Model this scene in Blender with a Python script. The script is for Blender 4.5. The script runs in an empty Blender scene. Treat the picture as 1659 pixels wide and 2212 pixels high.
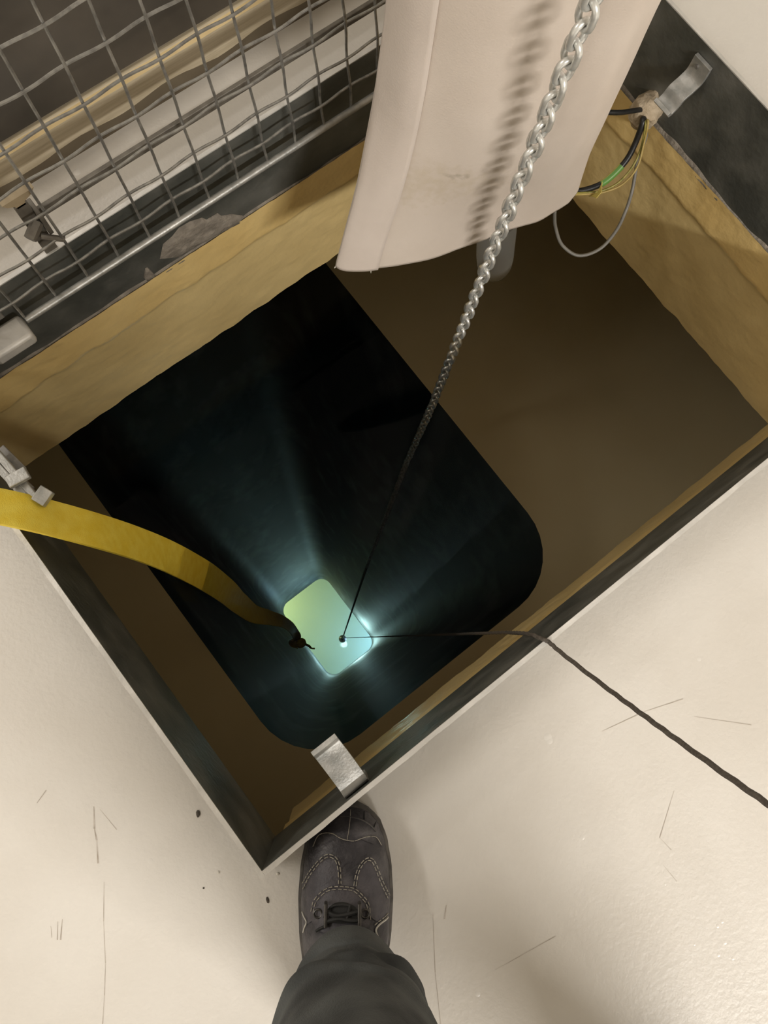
import bpy, math, random
from mathutils import Vector, Matrix, noise as mnoise
random.seed(7)
S = bpy.context.scene
COL = S.collection
PI = math.pi

# ------------------------------------------------------------------ camera
# world: x along the near edge of the hatch, y along its left edge, z up; the frame's top is z = 0
F = 1708.16
CX, CY, CZ = 0.2175, 0.1320, 1.0
RX, RY, RZ = 0.1912, -0.0526, -0.6590
def _rot(rx, ry, rz):
    return (Matrix.Rotation(rz, 3, 'Z') @ Matrix.Rotation(ry, 3, 'Y') @ Matrix.Rotation(rx, 3, 'X'))
RM = _rot(RX, RY, RZ)
CAMP = Vector((CX, CY, CZ))
cam_d = bpy.data.cameras.new('camera')
cam = bpy.data.objects.new('camera', cam_d)
COL.objects.link(cam)
cam.matrix_world = Matrix.Translation(CAMP) @ RM.to_4x4()
cam_d.sensor_fit = 'HORIZONTAL'
cam_d.sensor_width = 36.0
cam_d.lens = 36.0 * F / 1659.0
cam_d.clip_start = 0.01
cam_d.clip_end = 100
S.camera = cam

def ray(px, py):
    return RM @ Vector(((px - 829.5) / F, -(py - 1106.0) / F, -1.0))
def at(px, py, z):
    d = ray(px, py); return CAMP + d * ((z - CZ) / d.z)
def at_x(px, py, x):
    d = ray(px, py); return CAMP + d * ((x - CX) / d.x)
def at_y(px, py, y):
    d = ray(px, py); return CAMP + d * ((y - CY) / d.y)

# ------------------------------------------------------------------ materials
def mat(name, c1, c2=None, scale=8.0, rough=0.5, metal=0.0, bump=0.0, bscale=60.0, detail=4.0,
        spec=0.5, contrast=(0.35, 0.65), stretch=(1, 1, 1), rough2=None, coat=0.0):
    m = bpy.data.materials.new(name); m.use_nodes = True
    nt = m.node_tree; b = nt.nodes['Principled BSDF']
    b.inputs['Roughness'].default_value = rough
    b.inputs['Metallic'].default_value = metal
    b.inputs['Specular IOR Level'].default_value = spec
    b.inputs['Coat Weight'].default_value = coat
    b.inputs['Base Color'].default_value = (*c1, 1)
    tc = nt.nodes.new('ShaderNodeTexCoord')
    mp = nt.nodes.new('ShaderNodeMapping'); mp.inputs['Scale'].default_value = stretch
    nt.links.new(tc.outputs['Object'], mp.inputs['Vector'])
    if c2 is not None:
        n = nt.nodes.new('ShaderNodeTexNoise'); n.inputs['Scale'].default_value = scale; n.inputs['Detail'].default_value = detail
        r = nt.nodes.new('ShaderNodeValToRGB')
        r.color_ramp.elements[0].position = contrast[0]; r.color_ramp.elements[0].color = (*c1, 1)
        r.color_ramp.elements[1].position = contrast[1]; r.color_ramp.elements[1].color = (*c2, 1)
        nt.links.new(mp.outputs[0], n.inputs['Vector']); nt.links.new(n.outputs['Fac'], r.inputs['Fac'])
        nt.links.new(r.outputs[0], b.inputs['Base Color'])
        if rough2 is not None:
            q = nt.nodes.new('ShaderNodeMapRange'); q.inputs['From Min'].default_value = contrast[0]; q.inputs['From Max'].default_value = contrast[1]
            q.inputs['To Min'].default_value = rough; q.inputs['To Max'].default_value = rough2
            nt.links.new(n.outputs['Fac'], q.inputs['Value']); nt.links.new(q.outputs[0], b.inputs['Roughness'])
    if bump > 0:
        n2 = nt.nodes.new('ShaderNodeTexNoise'); n2.inputs['Scale'].default_value = bscale; n2.inputs['Detail'].default_value = 3
        bp = nt.nodes.new('ShaderNodeBump'); bp.inputs['Strength'].default_value = bump; bp.inputs['Distance'].default_value = 0.004
        nt.links.new(mp.outputs[0], n2.inputs['Vector']); nt.links.new(n2.outputs['Fac'], bp.inputs['Height'])
        nt.links.new(bp.outputs[0], b.inputs['Normal'])
    return m

M = {}
M['floor'] = mat('floor_paint', (0.70, 0.655, 0.59), (0.76, 0.72, 0.66), 5, 0.36, bump=0.15, bscale=170, spec=0.45)
M['scratch'] = mat('floor_scratch', (0.40, 0.34, 0.28), (0.62, 0.56, 0.49), 70, 0.6)
M['blister'] = mat('floor_blister', (0.78, 0.74, 0.68), None, rough=0.25)
M['plate'] = mat('weathered_steel', (0.10, 0.104, 0.092), (0.20, 0.20, 0.18), 14, 0.42, 0.35, 0.25, 90, contrast=(0.38, 0.72), rough2=0.55)
M['rim'] = mat('worn_bright_edge', (0.58, 0.56, 0.52), (0.76, 0.73, 0.68), 18, 0.45, 0.2, 0.1, 200)
M['galv'] = mat('galvanised_steel', (0.36, 0.36, 0.34), (0.55, 0.54, 0.51), 55, 0.42, 0.55, 0.12, 300)
M['galv_dull'] = mat('dull_galvanised', (0.20, 0.19, 0.175), (0.30, 0.285, 0.26), 60, 0.55, 0.4, 0.1, 200)
M['brown_steel'] = mat('dull_brown_steel', (0.12, 0.105, 0.085), (0.19, 0.17, 0.14), 60, 0.5, 0.3)
M['wire'] = mat('galvanised_wire', (0.25, 0.245, 0.23), (0.42, 0.41, 0.385), 90, 0.38, 0.7)
M['chain'] = mat('zinc_chain', (0.66, 0.66, 0.63), (0.82, 0.82, 0.79), 120, 0.33, 0.62)
M['mortar'] = mat('mortar', (0.20, 0.175, 0.145), (0.34, 0.30, 0.25), 50, 0.9, bump=0.9, bscale=120)
M['yellow'] = mat('ochre_wall_paint', (0.80, 0.575, 0.235), (0.86, 0.64, 0.28), 9, 0.33, bump=0.35, bscale=55, spec=0.5)
M['yellow_low'] = mat('ochre_lower_coat', (0.72, 0.545, 0.25), (0.79, 0.61, 0.29), 7, 0.36, bump=0.3, bscale=48)
M['tank'] = mat('ochre_tank_paint', (0.78, 0.63, 0.36), (0.84, 0.69, 0.41), 3, 0.6)
M['shaft'] = mat('black_lined_shaft', (0.014, 0.017, 0.017), (0.17, 0.19, 0.19), 5, 0.6, detail=10, contrast=(0.50, 0.82), stretch=(1, 1, 0.45))
M['chamber'] = mat('pale_green_chamber', (0.61, 0.63, 0.46), (0.65, 0.67, 0.50), 0.8, 0.8)
M['fabric'] = mat('beige_pvc_fabric', (0.60, 0.52, 0.45), (0.66, 0.58, 0.51), 7, 0.55, bump=0.12, bscale=400)
M['hem'] = mat('beige_hem', (0.63, 0.55, 0.49), (0.67, 0.59, 0.53), 14, 0.5, bump=0.1, bscale=400)
M['webbing'] = mat('yellow_webbing', (0.90, 0.66, 0.05), (0.96, 0.76, 0.10), 60, 0.55, bump=0.2, bscale=600)
M['rope'] = mat('brown_cord', (0.075, 0.062, 0.050), (0.13, 0.11, 0.09), 300, 0.75)
M['black_cable'] = mat('black_cable_sheath', (0.010, 0.010, 0.010), (0.020, 0.019, 0.018), 80, 0.4)
M['grey_cable'] = mat('grey_cable_sheath', (0.19, 0.18, 0.16), (0.23, 0.215, 0.19), 40, 0.45)
M['foam'] = mat('expanding_foam', (0.46, 0.36, 0.24), (0.60, 0.49, 0.35), 60, 0.85, bump=0.8, bscale=140)
M['tape'] = mat('yellow_tape', (0.70, 0.56, 0.14), (0.76, 0.62, 0.18), 60, 0.4)
M['wood'] = mat('pale_sawn_timber', (0.48, 0.40, 0.27), (0.64, 0.55, 0.40), 9, 0.7, stretch=(0.6, 14, 14), bump=0.15, bscale=40)
M['brown_paint'] = mat('brown_timber_stain', (0.13, 0.10, 0.062), (0.18, 0.145, 0.095), 12, 0.6)
M['wedge'] = mat('tan_wood', (0.28, 0.215, 0.13), (0.38, 0.30, 0.19), 40, 0.7)
M['edge_wood'] = mat('yellow_timber_edge', (0.62, 0.46, 0.22), (0.68, 0.52, 0.27), 20, 0.6)
M['plastic'] = mat('dark_plastic_sheet', (0.03, 0.025, 0.018), (0.075, 0.062, 0.047), 5, 0.55, bump=0.6, bscale=9, detail=6, spec=0.25)
M['leather'] = mat('dark_scuffed_leather', (0.030, 0.027, 0.032), (0.115, 0.107, 0.112), 34, 0.5, bump=0.3, bscale=220, detail=8, contrast=(0.46, 0.74))
M['leather2'] = mat('dark_leather_panel', (0.048, 0.043, 0.050), (0.098, 0.089, 0.096), 30, 0.52, bump=0.3, bscale=220, contrast=(0.4, 0.8))
M['rubber'] = mat('dusty_rubber', (0.032, 0.028, 0.026), (0.10, 0.09, 0.082), 50, 0.7, bump=0.2, bscale=150)
M['stitch'] = mat('pale_thread', (0.24, 0.22, 0.18), (0.38, 0.35, 0.29), 300, 0.8)
M['piping'] = mat('pale_piping', (0.45, 0.43, 0.38), None, rough=0.6)
M['lace'] = mat('black_lace', (0.010, 0.010, 0.009), (0.022, 0.021, 0.020), 90, 0.7)
M['hook'] = mat('dark_metal_hook', (0.05, 0.047, 0.043), (0.12, 0.11, 0.10), 80, 0.4, 0.6)
M['trousers'] = mat('charcoal_work_cloth', (0.022, 0.0245, 0.025), (0.085, 0.091, 0.090), 13, 0.85, bump=0.35, bscale=500, detail=8)
M['jacket'] = mat('charcoal_jacket', (0.03, 0.03, 0.03), (0.05, 0.05, 0.05), 9, 0.85)
M['skin'] = mat('skin', (0.50, 0.33, 0.25), None, rough=0.5)
M['dark_grit'] = mat('dark_grit', (0.05, 0.04, 0.03), (0.12, 0.10, 0.08), 200, 0.8)
M['pale_grit'] = mat('pale_grit', (0.70, 0.66, 0.58), None, rough=0.6)
M['ceiling'] = mat('ceiling_paint', (0.55, 0.52, 0.47), (0.58, 0.55, 0.50), 2, 0.8)
M['room_wall'] = mat('room_wall_paint', (0.74, 0.71, 0.65), (0.77, 0.74, 0.68), 2, 0.7)
M['lamp_body'] = mat('lamp_housing', (0.05, 0.05, 0.05), (0.08, 0.08, 0.08), 30, 0.4)
M['rust'] = mat('orange_rust', (0.40, 0.13, 0.03), (0.26, 0.09, 0.03), 9, 0.8)

def smudge(m, P, sx, sy, sz, col, amt):
    nt = m.node_tree; b = nt.nodes['Principled BSDF']; src = b.inputs['Base Color'].links[0].from_socket
    tc = nt.nodes.new('ShaderNodeTexCoord'); mp = nt.nodes.new('ShaderNodeMapping'); mp.vector_type = 'POINT'
    mp.inputs['Location'].default_value = (-P.x / sx, -P.y / sy, -P.z / sz); mp.inputs['Scale'].default_value = (1 / sx, 1 / sy, 1 / sz)
    ln = nt.nodes.new('ShaderNodeVectorMath'); ln.operation = 'LENGTH'
    n = nt.nodes.new('ShaderNodeTexNoise'); n.inputs['Scale'].default_value = 90; n.inputs['Detail'].default_value = 6
    a = nt.nodes.new('ShaderNodeMath'); a.operation = 'MULTIPLY_ADD'; a.inputs[1].default_value = 2.4; 
    mr = nt.nodes.new('ShaderNodeMapRange'); mr.inputs['From Min'].default_value = 2.2; mr.inputs['From Max'].default_value = 1.3; mr.inputs['To Min'].default_value = 0; mr.inputs['To Max'].default_value = amt
    mx = nt.nodes.new('ShaderNodeMixRGB'); mx.inputs[2].default_value = (*col, 1)
    nt.links.new(tc.outputs['Object'], mp.inputs[0]); nt.links.new(mp.outputs[0], ln.inputs[0]); nt.links.new(tc.outputs['Object'], n.inputs['Vector'])
    nt.links.new(n.outputs['Fac'], a.inputs[0]); nt.links.new(ln.outputs['Value'], a.inputs[2]); nt.links.new(a.outputs[0], mr.inputs[0])
    nt.links.new(mr.outputs[0], mx.inputs[0]); nt.links.new(src, mx.inputs[1]); nt.links.new(mx.outputs[0], b.inputs['Base Color'])
smudge(M['fabric'], at_y(1028, 436, .492), .020, .06, .009, (.10, .08, .065), .8)
smudge(M['fabric'], at_y(905, 500, .51), .16, .2, .05, (.52, .44, .33), .55)
def emis(name, col, s):
    m = bpy.data.materials.new(name); m.use_nodes = True; nt = m.node_tree
    b = nt.nodes['Principled BSDF']
    b.inputs['Emission Color'].default_value = (*col, 1); b.inputs['Emission Strength'].default_value = s
    b.inputs['Base Color'].default_value = (*col, 1)
    return m
M['lens'] = emis('lit_lens', (0.75, 0.95, 1.0), 60.0)

def striped(name, ca, cb, axis_scale):
    m = bpy.data.materials.new(name); m.use_nodes = True; nt = m.node_tree; b = nt.nodes['Principled BSDF']
    b.inputs['Roughness'].default_value = 0.4
    at_ = nt.nodes.new('ShaderNodeAttribute'); at_.attribute_name = 'around'
    r = nt.nodes.new('ShaderNodeValToRGB'); r.color_ramp.interpolation = 'CONSTANT'
    r.color_ramp.elements[0].color = (*ca, 1); r.color_ramp.elements[1].color = (*cb, 1); r.color_ramp.elements[1].position = 0.6
    nt.links.new(at_.outputs['Fac'], r.inputs['Fac']); nt.links.new(r.outputs[0], b.inputs['Base Color'])
    return m

def water_material():
    m = bpy.data.materials.new('still_water'); m.use_nodes = True; nt = m.node_tree
    for n in list(nt.nodes): nt.nodes.remove(n)
    out = nt.nodes.new('ShaderNodeOutputMaterial')
    tr = nt.nodes.new('ShaderNodeBsdfTransparent')
    gl = nt.nodes.new('ShaderNodeBsdfGlossy'); gl.inputs['Roughness'].default_value = 0.02
    fr = nt.nodes.new('ShaderNodeFresnel'); fr.inputs['IOR'].default_value = 1.17
    geo = nt.nodes.new('ShaderNodeNewGeometry'); sp = nt.nodes.new('ShaderNodeSeparateXYZ')
    ab = nt.nodes.new('ShaderNodeMath'); ab.operation = 'ABSOLUTE'
    gt = nt.nodes.new('ShaderNodeMath'); gt.operation = 'GREATER_THAN'; gt.inputs[1].default_value = 0.5
    mu = nt.nodes.new('ShaderNodeMath'); mu.operation = 'MULTIPLY'
    mx = nt.nodes.new('ShaderNodeMixShader')
    nt.links.new(geo.outputs['True Normal'], sp.inputs[0]); nt.links.new(sp.outputs['Z'], ab.inputs[0]); nt.links.new(ab.outputs[0], gt.inputs[0])
    nt.links.new(fr.outputs[0], mu.inputs[0]); nt.links.new(gt.outputs[0], mu.inputs[1])
    nt.links.new(mu.outputs[0], mx.inputs[0]); nt.links.new(tr.outputs[0], mx.inputs[1]); nt.links.new(gl.outputs[0], mx.inputs[2])
    nt.links.new(mx.outputs[0], out.inputs['Surface'])
    va = nt.nodes.new('ShaderNodeVolumeAbsorption')
    va.inputs['Color'].default_value = (0.40, 0.45, 0.41, 1); va.inputs['Density'].default_value = 0.15
    nt.links.new(va.outputs[0], out.inputs['Volume'])
    return m
M['water'] = water_material()

def pale_translucent():
    m = bpy.data.materials.new('pale_translucent'); m.use_nodes = True; nt = m.node_tree
    for n in list(nt.nodes): nt.nodes.remove(n)
    out = nt.nodes.new('ShaderNodeOutputMaterial')
    tr = nt.nodes.new('ShaderNodeBsdfTransparent')
    p = nt.nodes.new('ShaderNodeBsdfPrincipled'); p.inputs['Base Color'].default_value = (0.55, 0.55, 0.52, 1); p.inputs['Roughness'].default_value = 0.3
    lw = nt.nodes.new('ShaderNodeLayerWeight'); lw.inputs['Blend'].default_value = 0.25
    mr = nt.nodes.new('ShaderNodeMapRange'); mr.inputs['To Min'].default_value = 0.05; mr.inputs['To Max'].default_value = 0.4
    mx = nt.nodes.new('ShaderNodeMixShader')
    nt.links.new(lw.outputs['Facing'], mr.inputs[0]); nt.links.new(mr.outputs[0], mx.inputs[0])
    nt.links.new(tr.outputs[0], mx.inputs[1]); nt.links.new(p.outputs[0], mx.inputs[2]); nt.links.new(mx.outputs[0], out.inputs[0])
    return m
M['clear'] = pale_translucent()

# ------------------------------------------------------------------ mesh helpers
class MB:
    def __init__(s): s.v = []; s.f = []; s.mi = []
    def add(s, vs, fs, mi=0):
        o = len(s.v); s.v += [tuple(v) for v in vs]
        s.f += [tuple(i + o for i in f) for f in fs]; s.mi += [mi] * len(fs)
    def box(s, a, b, mi=0, mtx=None):
        vs = [Vector((x, y, z)) for z in (a[2], b[2]) for y in (a[1], b[1]) for x in (a[0], b[0])]
        if mtx is not None: vs = [mtx @ v for v in vs]
        s.add(vs, [(0, 2, 3, 1), (4, 5, 7, 6), (0, 1, 5, 4), (2, 6, 7, 3), (0, 4, 6, 2), (1, 3, 7, 5)], mi)
    def loft(s, rings, caps=True, closed=True, mi=0):
        n = len(rings[0]); vs = [p for r in rings for p in r]; fs = []
        for i in range(len(rings) - 1):
            for j in range(n if closed else n - 1):
                k = (j + 1) % n
                fs.append((i * n + j, i * n + k, (i + 1) * n + k, (i + 1) * n + j))
        if caps and closed:
            fs.append(tuple(range(n))[::-1]); fs.append(tuple((len(rings) - 1) * n + j for j in range(n)))
        s.add(vs, fs, mi)
    def tube(s, pts, r, n=10, caps=True, closed=False, mi=0, twist=None, prof=None):
        pts = [Vector(p) for p in pts]; N = len(pts); rings = []
        up = None
        for i, p in enumerate(pts):
            if closed: t = (pts[(i + 1) % N] - pts[i - 1])
            else: t = pts[min(i + 1, N - 1)] - pts[max(i - 1, 0)]
            t.normalize()
            if up is None:
                up = Vector((0, 0, 1)) if abs(t.z) < 0.9 else Vector((1, 0, 0))
            a = up - t * up.dot(t); a.normalize(); b = t.cross(a); up = a
            rr = r[i] if isinstance(r, (list, tuple)) else r
            tw = twist * i if twist else 0.0
            ring = []
            for k in range(n):
                th = 2 * PI * k / n
                q = prof(th) if prof else 1.0
                ring.append(p + (a * math.cos(th + tw) + b * math.sin(th + tw)) * rr * q)
            rings.append(ring)
        if closed: rings.append(rings[0]); caps = False
        s.loft(rings, caps, True, mi)
    def grid(s, fn, nu, nv, mi=0, flip=False):
        vs = [fn(i / nu, j / nv) for i in range(nu + 1) for j in range(nv + 1)]; fs = []
        for i in range(nu):
            for j in range(nv):
                a = i * (nv + 1) + j; q = (a, a + nv + 1, a + nv + 2, a + 1)
                fs.append(q[::-1] if flip else q)
        s.add(vs, fs, mi)
    def build(s, name, m, parent=None, smooth=True, bevel=0.0, angle=40):
        me = bpy.data.meshes.new(name); me.from_pydata(s.v, [], s.f)
        ms = m if isinstance(m, (list, tuple)) else [m]
        for q in ms: me.materials.append(q)
        me.polygons.foreach_set('material_index', s.mi)
        me.update()
        o = bpy.data.objects.new(name, me); COL.objects.link(o)
        if smooth:
            me.polygons.foreach_set('use_smooth', [True] * len(me.polygons))
            me.set_sharp_from_angle(angle=math.radians(angle))
        if bevel > 0:
            b = o.modifiers.new('bevel', 'BEVEL'); b.width = bevel; b.segments = 2; b.limit_method = 'ANGLE'
        if parent is not None:
            o.parent = parent
            o.matrix_parent_inverse = Matrix.Translation(-Vector(parent.location))
        return o

def empty(name, loc=(0, 0, 0)):
    o = bpy.data.objects.new(name, None); o.location = loc; o.empty_display_size = 0.05
    COL.objects.link(o); return o
def tag(o, label=None, cat=None, group=None, kind=None):
    if label: o['label'] = label
    if cat: o['category'] = cat
    if group: o['group'] = group
    if kind: o['kind'] = kind
    return o
def struct(o): o['kind'] = 'structure'; return o

def spline(pts, n):
    """Catmull-Rom through points -> n samples per span"""
    P = [Vector(p) for p in pts]; out = []
    for i in range(len(P) - 1):
        p0 = P[i - 1] if i > 0 else P[0] * 2 - P[1]; p1 = P[i]; p2 = P[i + 1]
        p3 = P[i + 2] if i + 2 < len(P) else P[-1] * 2 - P[-2]
        for k in range(n):
            t = k / n
            out.append(0.5 * ((2 * p1) + (p2 - p0) * t + (2 * p0 - 5 * p1 + 4 * p2 - p3) * t * t + (3 * p1 - p0 - 3 * p2 + p3) * t ** 3))
    out.append(P[-1]); return out

def nz(x, y, z, s=1.0): return mnoise.noise(Vector((x * s, y * s, z * s)))

# ------------------------------------------------------------------ setting: floor, pit, tank, shaft
HW, HH = 1.198, 0.803          # clear opening
FZ = -0.08                     # floor level
FB = -0.19                     # frame bottom
WZ = -0.513                    # water level
T = 0.006
def seg_quad(mb, p, q, w, mi, z):
    d = (q - p); d.z = 0; L = d.length; d.normalize(); n = Vector((-d.y, d.x, 0)) * w / 2
    mb.add([(p.x + n.x * .3, p.y + n.y * .3, z), (p.x - n.x * .3, p.y - n.y * .3, z), (q.x - n.x, q.y - n.y, z), (q.x + n.x, q.y + n.y, z)], [(0, 1, 2, 3)], mi)

fl = MB()
X0, X1, Y0, Y1 = -2.6, 3.4, -3.95, 4.15
e = T
fl.add([(X0, Y0, FZ), (X1, Y0, FZ), (X1, Y1, FZ), (X0, Y1, FZ), (-e, -e, FZ), (HW + e, -e, FZ), (HW + e, HH + e, FZ), (-e, HH + e, FZ)],
       [(0, 1, 5, 4), (1, 2, 6, 5), (2, 3, 7, 6), (3, 0, 4, 7)])
# scratches worn into the paint
for pts, w in [([(203, 1742), (204, 1790), (209, 1815), (212, 1865)], .0022), ([(225, 1905), (224, 1990), (228, 2080), (226, 2150), (222, 2212)], .0009),
               ([(216, 1748), (252, 1792)], .0007), ([(1456, 1708), (1425, 1810), (1450, 1836)], .0009), ([(1432, 1868), (1462, 1904)], .0008),
               ([(1300, 1580), (1390, 1538), (1475, 1510)], .0011), ([(1500, 1548), (1623, 1566)], .0009), ([(935, 1970), (940, 2100), (952, 2212)], .0009),
               ([(1070, 2095), (1200, 2022)], .0007), ([(80, 1735), (100, 1707)], .0012), ([(125, 1990), (124, 2030)], .0010), ([(135, 1985), (131, 2030)], .0016),
               ([(964, 1955), (960, 1985)], .0022), ([(110, 2000), (112, 2025)], .0008)]:
    V = [at(x, y, FZ) for x, y in pts]
    for a, b in zip(V, V[1:]): seg_quad(fl, a, b, w, 1, FZ + 0.0004)
# paint blisters and pinholes
for (x, y, r) in [(1183, 1592, .006), (1187, 1600, .005), (1258, 1808, .004), (1032, 2147, .004), (1510, 1424, .0035), (166, 372, .006),
                  (1535, 1130, .0015), (325, 1860, .004), (1437, 1910, .002), (1560, 1990, .003), (1550, 2000, .003), (1566, 2035, .0035), (1500, 2040, .002), (1583, 2070, .0028), (1552, 2062, .003)]:
    c = at(x, y, FZ); n = 10; vs = [(c.x, c.y, FZ + r * .22)]
    for k in range(n): vs.append((c.x + r * math.cos(2 * PI * k / n), c.y + r * math.sin(2 * PI * k / n), FZ - .0001))
    fl.add(vs, [(0, 1 + k, 1 + (k + 1) % n) for k in range(n)], 2)
floor = struct(fl.build('floor', [M['floor'], M['scratch'], M['blister']], smooth=True, angle=60))

RX0, RX1, RY0, RY1, RZ1 = -2.59, 3.39, -3.9, 4.1, 2.75
for nm, a, b in (('wall_west', (RX0 - .1, RY0, FZ), (RX0, RY1, RZ1)), ('wall_east', (RX1, RY0, FZ), (RX1 + .1, RY1, RZ1)), ('wall_south', (RX0 - .1, RY0 - .1, FZ), (RX1 + .1, RY0, RZ1)), ('wall_north', (RX0 - .1, RY1, FZ), (RX1 + .1, RY1 + .1, RZ1)), ('ceiling', (RX0 - .1, RY0 - .1, RZ1), (RX1 + .1, RY1 + .1, RZ1 + .1))):
    mb = MB(); mb.box(a, b); struct(mb.build(nm, M['ceiling' if nm == 'ceiling' else 'room_wall'], smooth=False))
# yellow pit walls, two coats with a ragged edge between them
def pit_wall(name, p0, p1, nrm, ytop=FB - 0.0, seed=0.0, edge=-0.272, slope=0.0):
    p0, p1, nrm = Vector(p0), Vector(p1), Vector(nrm)
    L = (p1 - p0).length; nu = int(L / 0.006); nv = 56
    mb = MB()
    def zb(u): return WZ + 0.004 + 0.005 * nz(u * L, seed, 3.1, 28) + 0.007 * nz(u * L, seed, 9.1, 7)
    def ze(u): return edge + slope * u + 0.007 * nz(u * L, seed, 1.7, 24) + 0.010 * nz(u * L, seed, 5.0, 5)
    def fn(u, v):
        z = ytop + 0.004 + (zb(u) - ytop - 0.004) * v
        d = 0.0016 * nz(u * L, z, seed, 22) + 0.0008 * nz(u * L, z, seed, 75)
        t = (z - ze(u)) / 0.006
        d += 0.0045 * min(1, max(0, t + 0.5))
        p = p0 + (p1 - p0) * u + nrm * d; return (p.x, p.y, z)
    mb.grid(fn, nu, nv)
    # material split by coat
    k = 0
    for i in range(nu):
        for j in range(nv):
            z = ytop + (zb(i / nu) - ytop) * ((j + .5) / nv)
            mb.mi[k] = 0 if z > ze(i / nu) else 1
            k += 1
    # bottom return so that the coat has thickness at the waterline
    o = len(mb.v)
    vs = []
    for i in range(nu + 1):
        q = Vector(fn(i / nu, 1.0)); vs += [tuple(q), tuple(q - nrm * 0.05)]
    mb.add(vs, [(2 * i, 2 * i + 2, 2 * i + 3, 2 * i + 1) for i in range(nu)], 1)
    return struct(mb.build(name, [M['yellow'], M['yellow_low']], smooth=True, angle=70))
pit_wall('wall_near', (-0.004, -0.016, 0), (HW + .02, -0.016, 0), (0, 1, 0), seed=2.0, edge=-0.34)
pit_wall('wall_far', (-0.7, HH, 0), (HW + .02, HH, 0), (0, -1, 0), seed=5.0, edge=-0.275)
pit_wall('wall_right', (HW, -0.03, 0), (HW, HH + .01, 0), (-1, 0, 0), seed=8.0, edge=-0.268)
# concrete slab round the opening (underside just above the water)
sl = MB()
for a, b in [((-0.9, -0.9, WZ + .003), (HW + .9, -.066, FB)), ((-.9, HH + .05, WZ + .003), (HW + .9, HH + .9, FB)), ((HW + .05, -.066, WZ + .003), (HW + .9, HH + .05, FB))]:
    sl.box(a, b)
struct(sl.build('trim_slab', M['tank'], smooth=False))

def rrect(x0, x1, y0, y1, r, z, n=8):
    out = []
    for cx, cy, a0 in ((x1 - r, y0 + r, -PI / 2), (x1 - r, y1 - r, 0), (x0 + r, y1 - r, PI / 2), (x0 + r, y0 + r, PI)):
        for k in range(n + 1):
            a = a0 + PI / 2 * k / n; out.append((cx + r * math.cos(a), cy + r * math.sin(a), z))
    return out
def rect_like(x0, x1, y0, y1, z, n=8):
    out = []
    cs = [(x1, y0), (x1, y1), (x0, y1), (x0, y0)]
    for i, (cx, cy) in enumerate(cs):
        px, py = cs[i - 1]; qx, qy = cs[(i + 1) % 4]
        for k in range(n + 1):
            t = (k / n - .5) * .4
            if t < 0: out.append((cx + (px - cx) * -t, cy + (py - cy) * -t, z))
            else: out.append((cx + (qx - cx) * t, cy + (qy - cy) * t, z))
    return out
TF = -1.30; SB = -12.0; CB = -13.4
TK = (-0.85, 2.05, -0.85, 1.65 + .85)
SH = (-0.055, 0.928, -0.052, 1.60, 0.20)
OP = (-0.035, 0.862, 0.057, 1.475, 0.17)
CH = (-1.2, 2.1, -1.1, 2.7)
tk = MB()
tk.loft([rect_like(*TK, WZ - .02), rect_like(*TK, TF), rrect(*SH[:4], SH[4], TF)], caps=False)
struct(tk.build('floor_tank', M['tank'], smooth=False))
sh = MB()
def lerp4(t): return [SH[i] + (OP[i] - SH[i]) * t for i in range(5)]
rings = []
prof = [(TF, 0)]
for zl in (-2.0, -3.0, -4.5, -6.5, -9.0): prof += [(zl, 0)]
prof.append((SB, 0))
for z, k in prof:
    a = lerp4((z - TF) / (SB - TF))
    rings.append(rrect(a[0] + k, a[1] - k, a[2] + k, a[3] - k, a[4], z))
sh.loft(rings, caps=False)
shaft = struct(sh.build('wall_shaft', M['shaft'], smooth=True, angle=30))
ch = MB()
ch.loft([rrect(*OP[:4], OP[4], SB), rect_like(*CH, SB), rect_like(*CH, CB)], caps=False)
ch.add([(x, y, z) for x, y, z in rect_like(*CH, CB)], [tuple(range(36))])
struct(ch.build('wall_chamber', M['chamber'], smooth=False))
rp_ = MB(); cc = at_x(408, 1084, -.050); nn = 14
rp_.add([(-.0495, cc.y + .075 * math.cos(2 * PI * k / nn) * (1 + .3 * nz(k, 1, 2)), cc.z + .30 * math.sin(2 * PI * k / nn) * (1 + .3 * nz(k, 4, 2))) for k in range(nn)], [tuple(range(nn))])
ro_ = rp_.build('rust_stain', M['rust'], shaft, smooth=False); ro_['label'] = 'orange rusty stain'
# water body
wa = MB(); g = 0.003
tki = (TK[0] + g, TK[1] - g, TK[2] + g, TK[3] - g)
shi = [SH[0] + g, SH[1] - g, SH[2] + g, SH[3] - g, SH[4]]
opi = [OP[0] + g, OP[1] - g, OP[2] + g, OP[3] - g, OP[4]]
chi = (CH[0] + g, CH[1] - g, CH[2] + g, CH[3] - g)
wr = [rect_like(*tki, WZ), rect_like(*tki, TF + g), rrect(*shi[:4], shi[4], TF + g), rrect(*opi[:4], opi[4], SB - g), rect_like(*chi, SB - g), rect_like(*chi, CB + g)]
wa.loft([r[::-1] for r in wr], caps=True)
water = wa.build('pit_water', M['water'], smooth=False)
tag(water, 'dark still water filling the pit below the ochre walls', 'water', kind='stuff')

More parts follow.
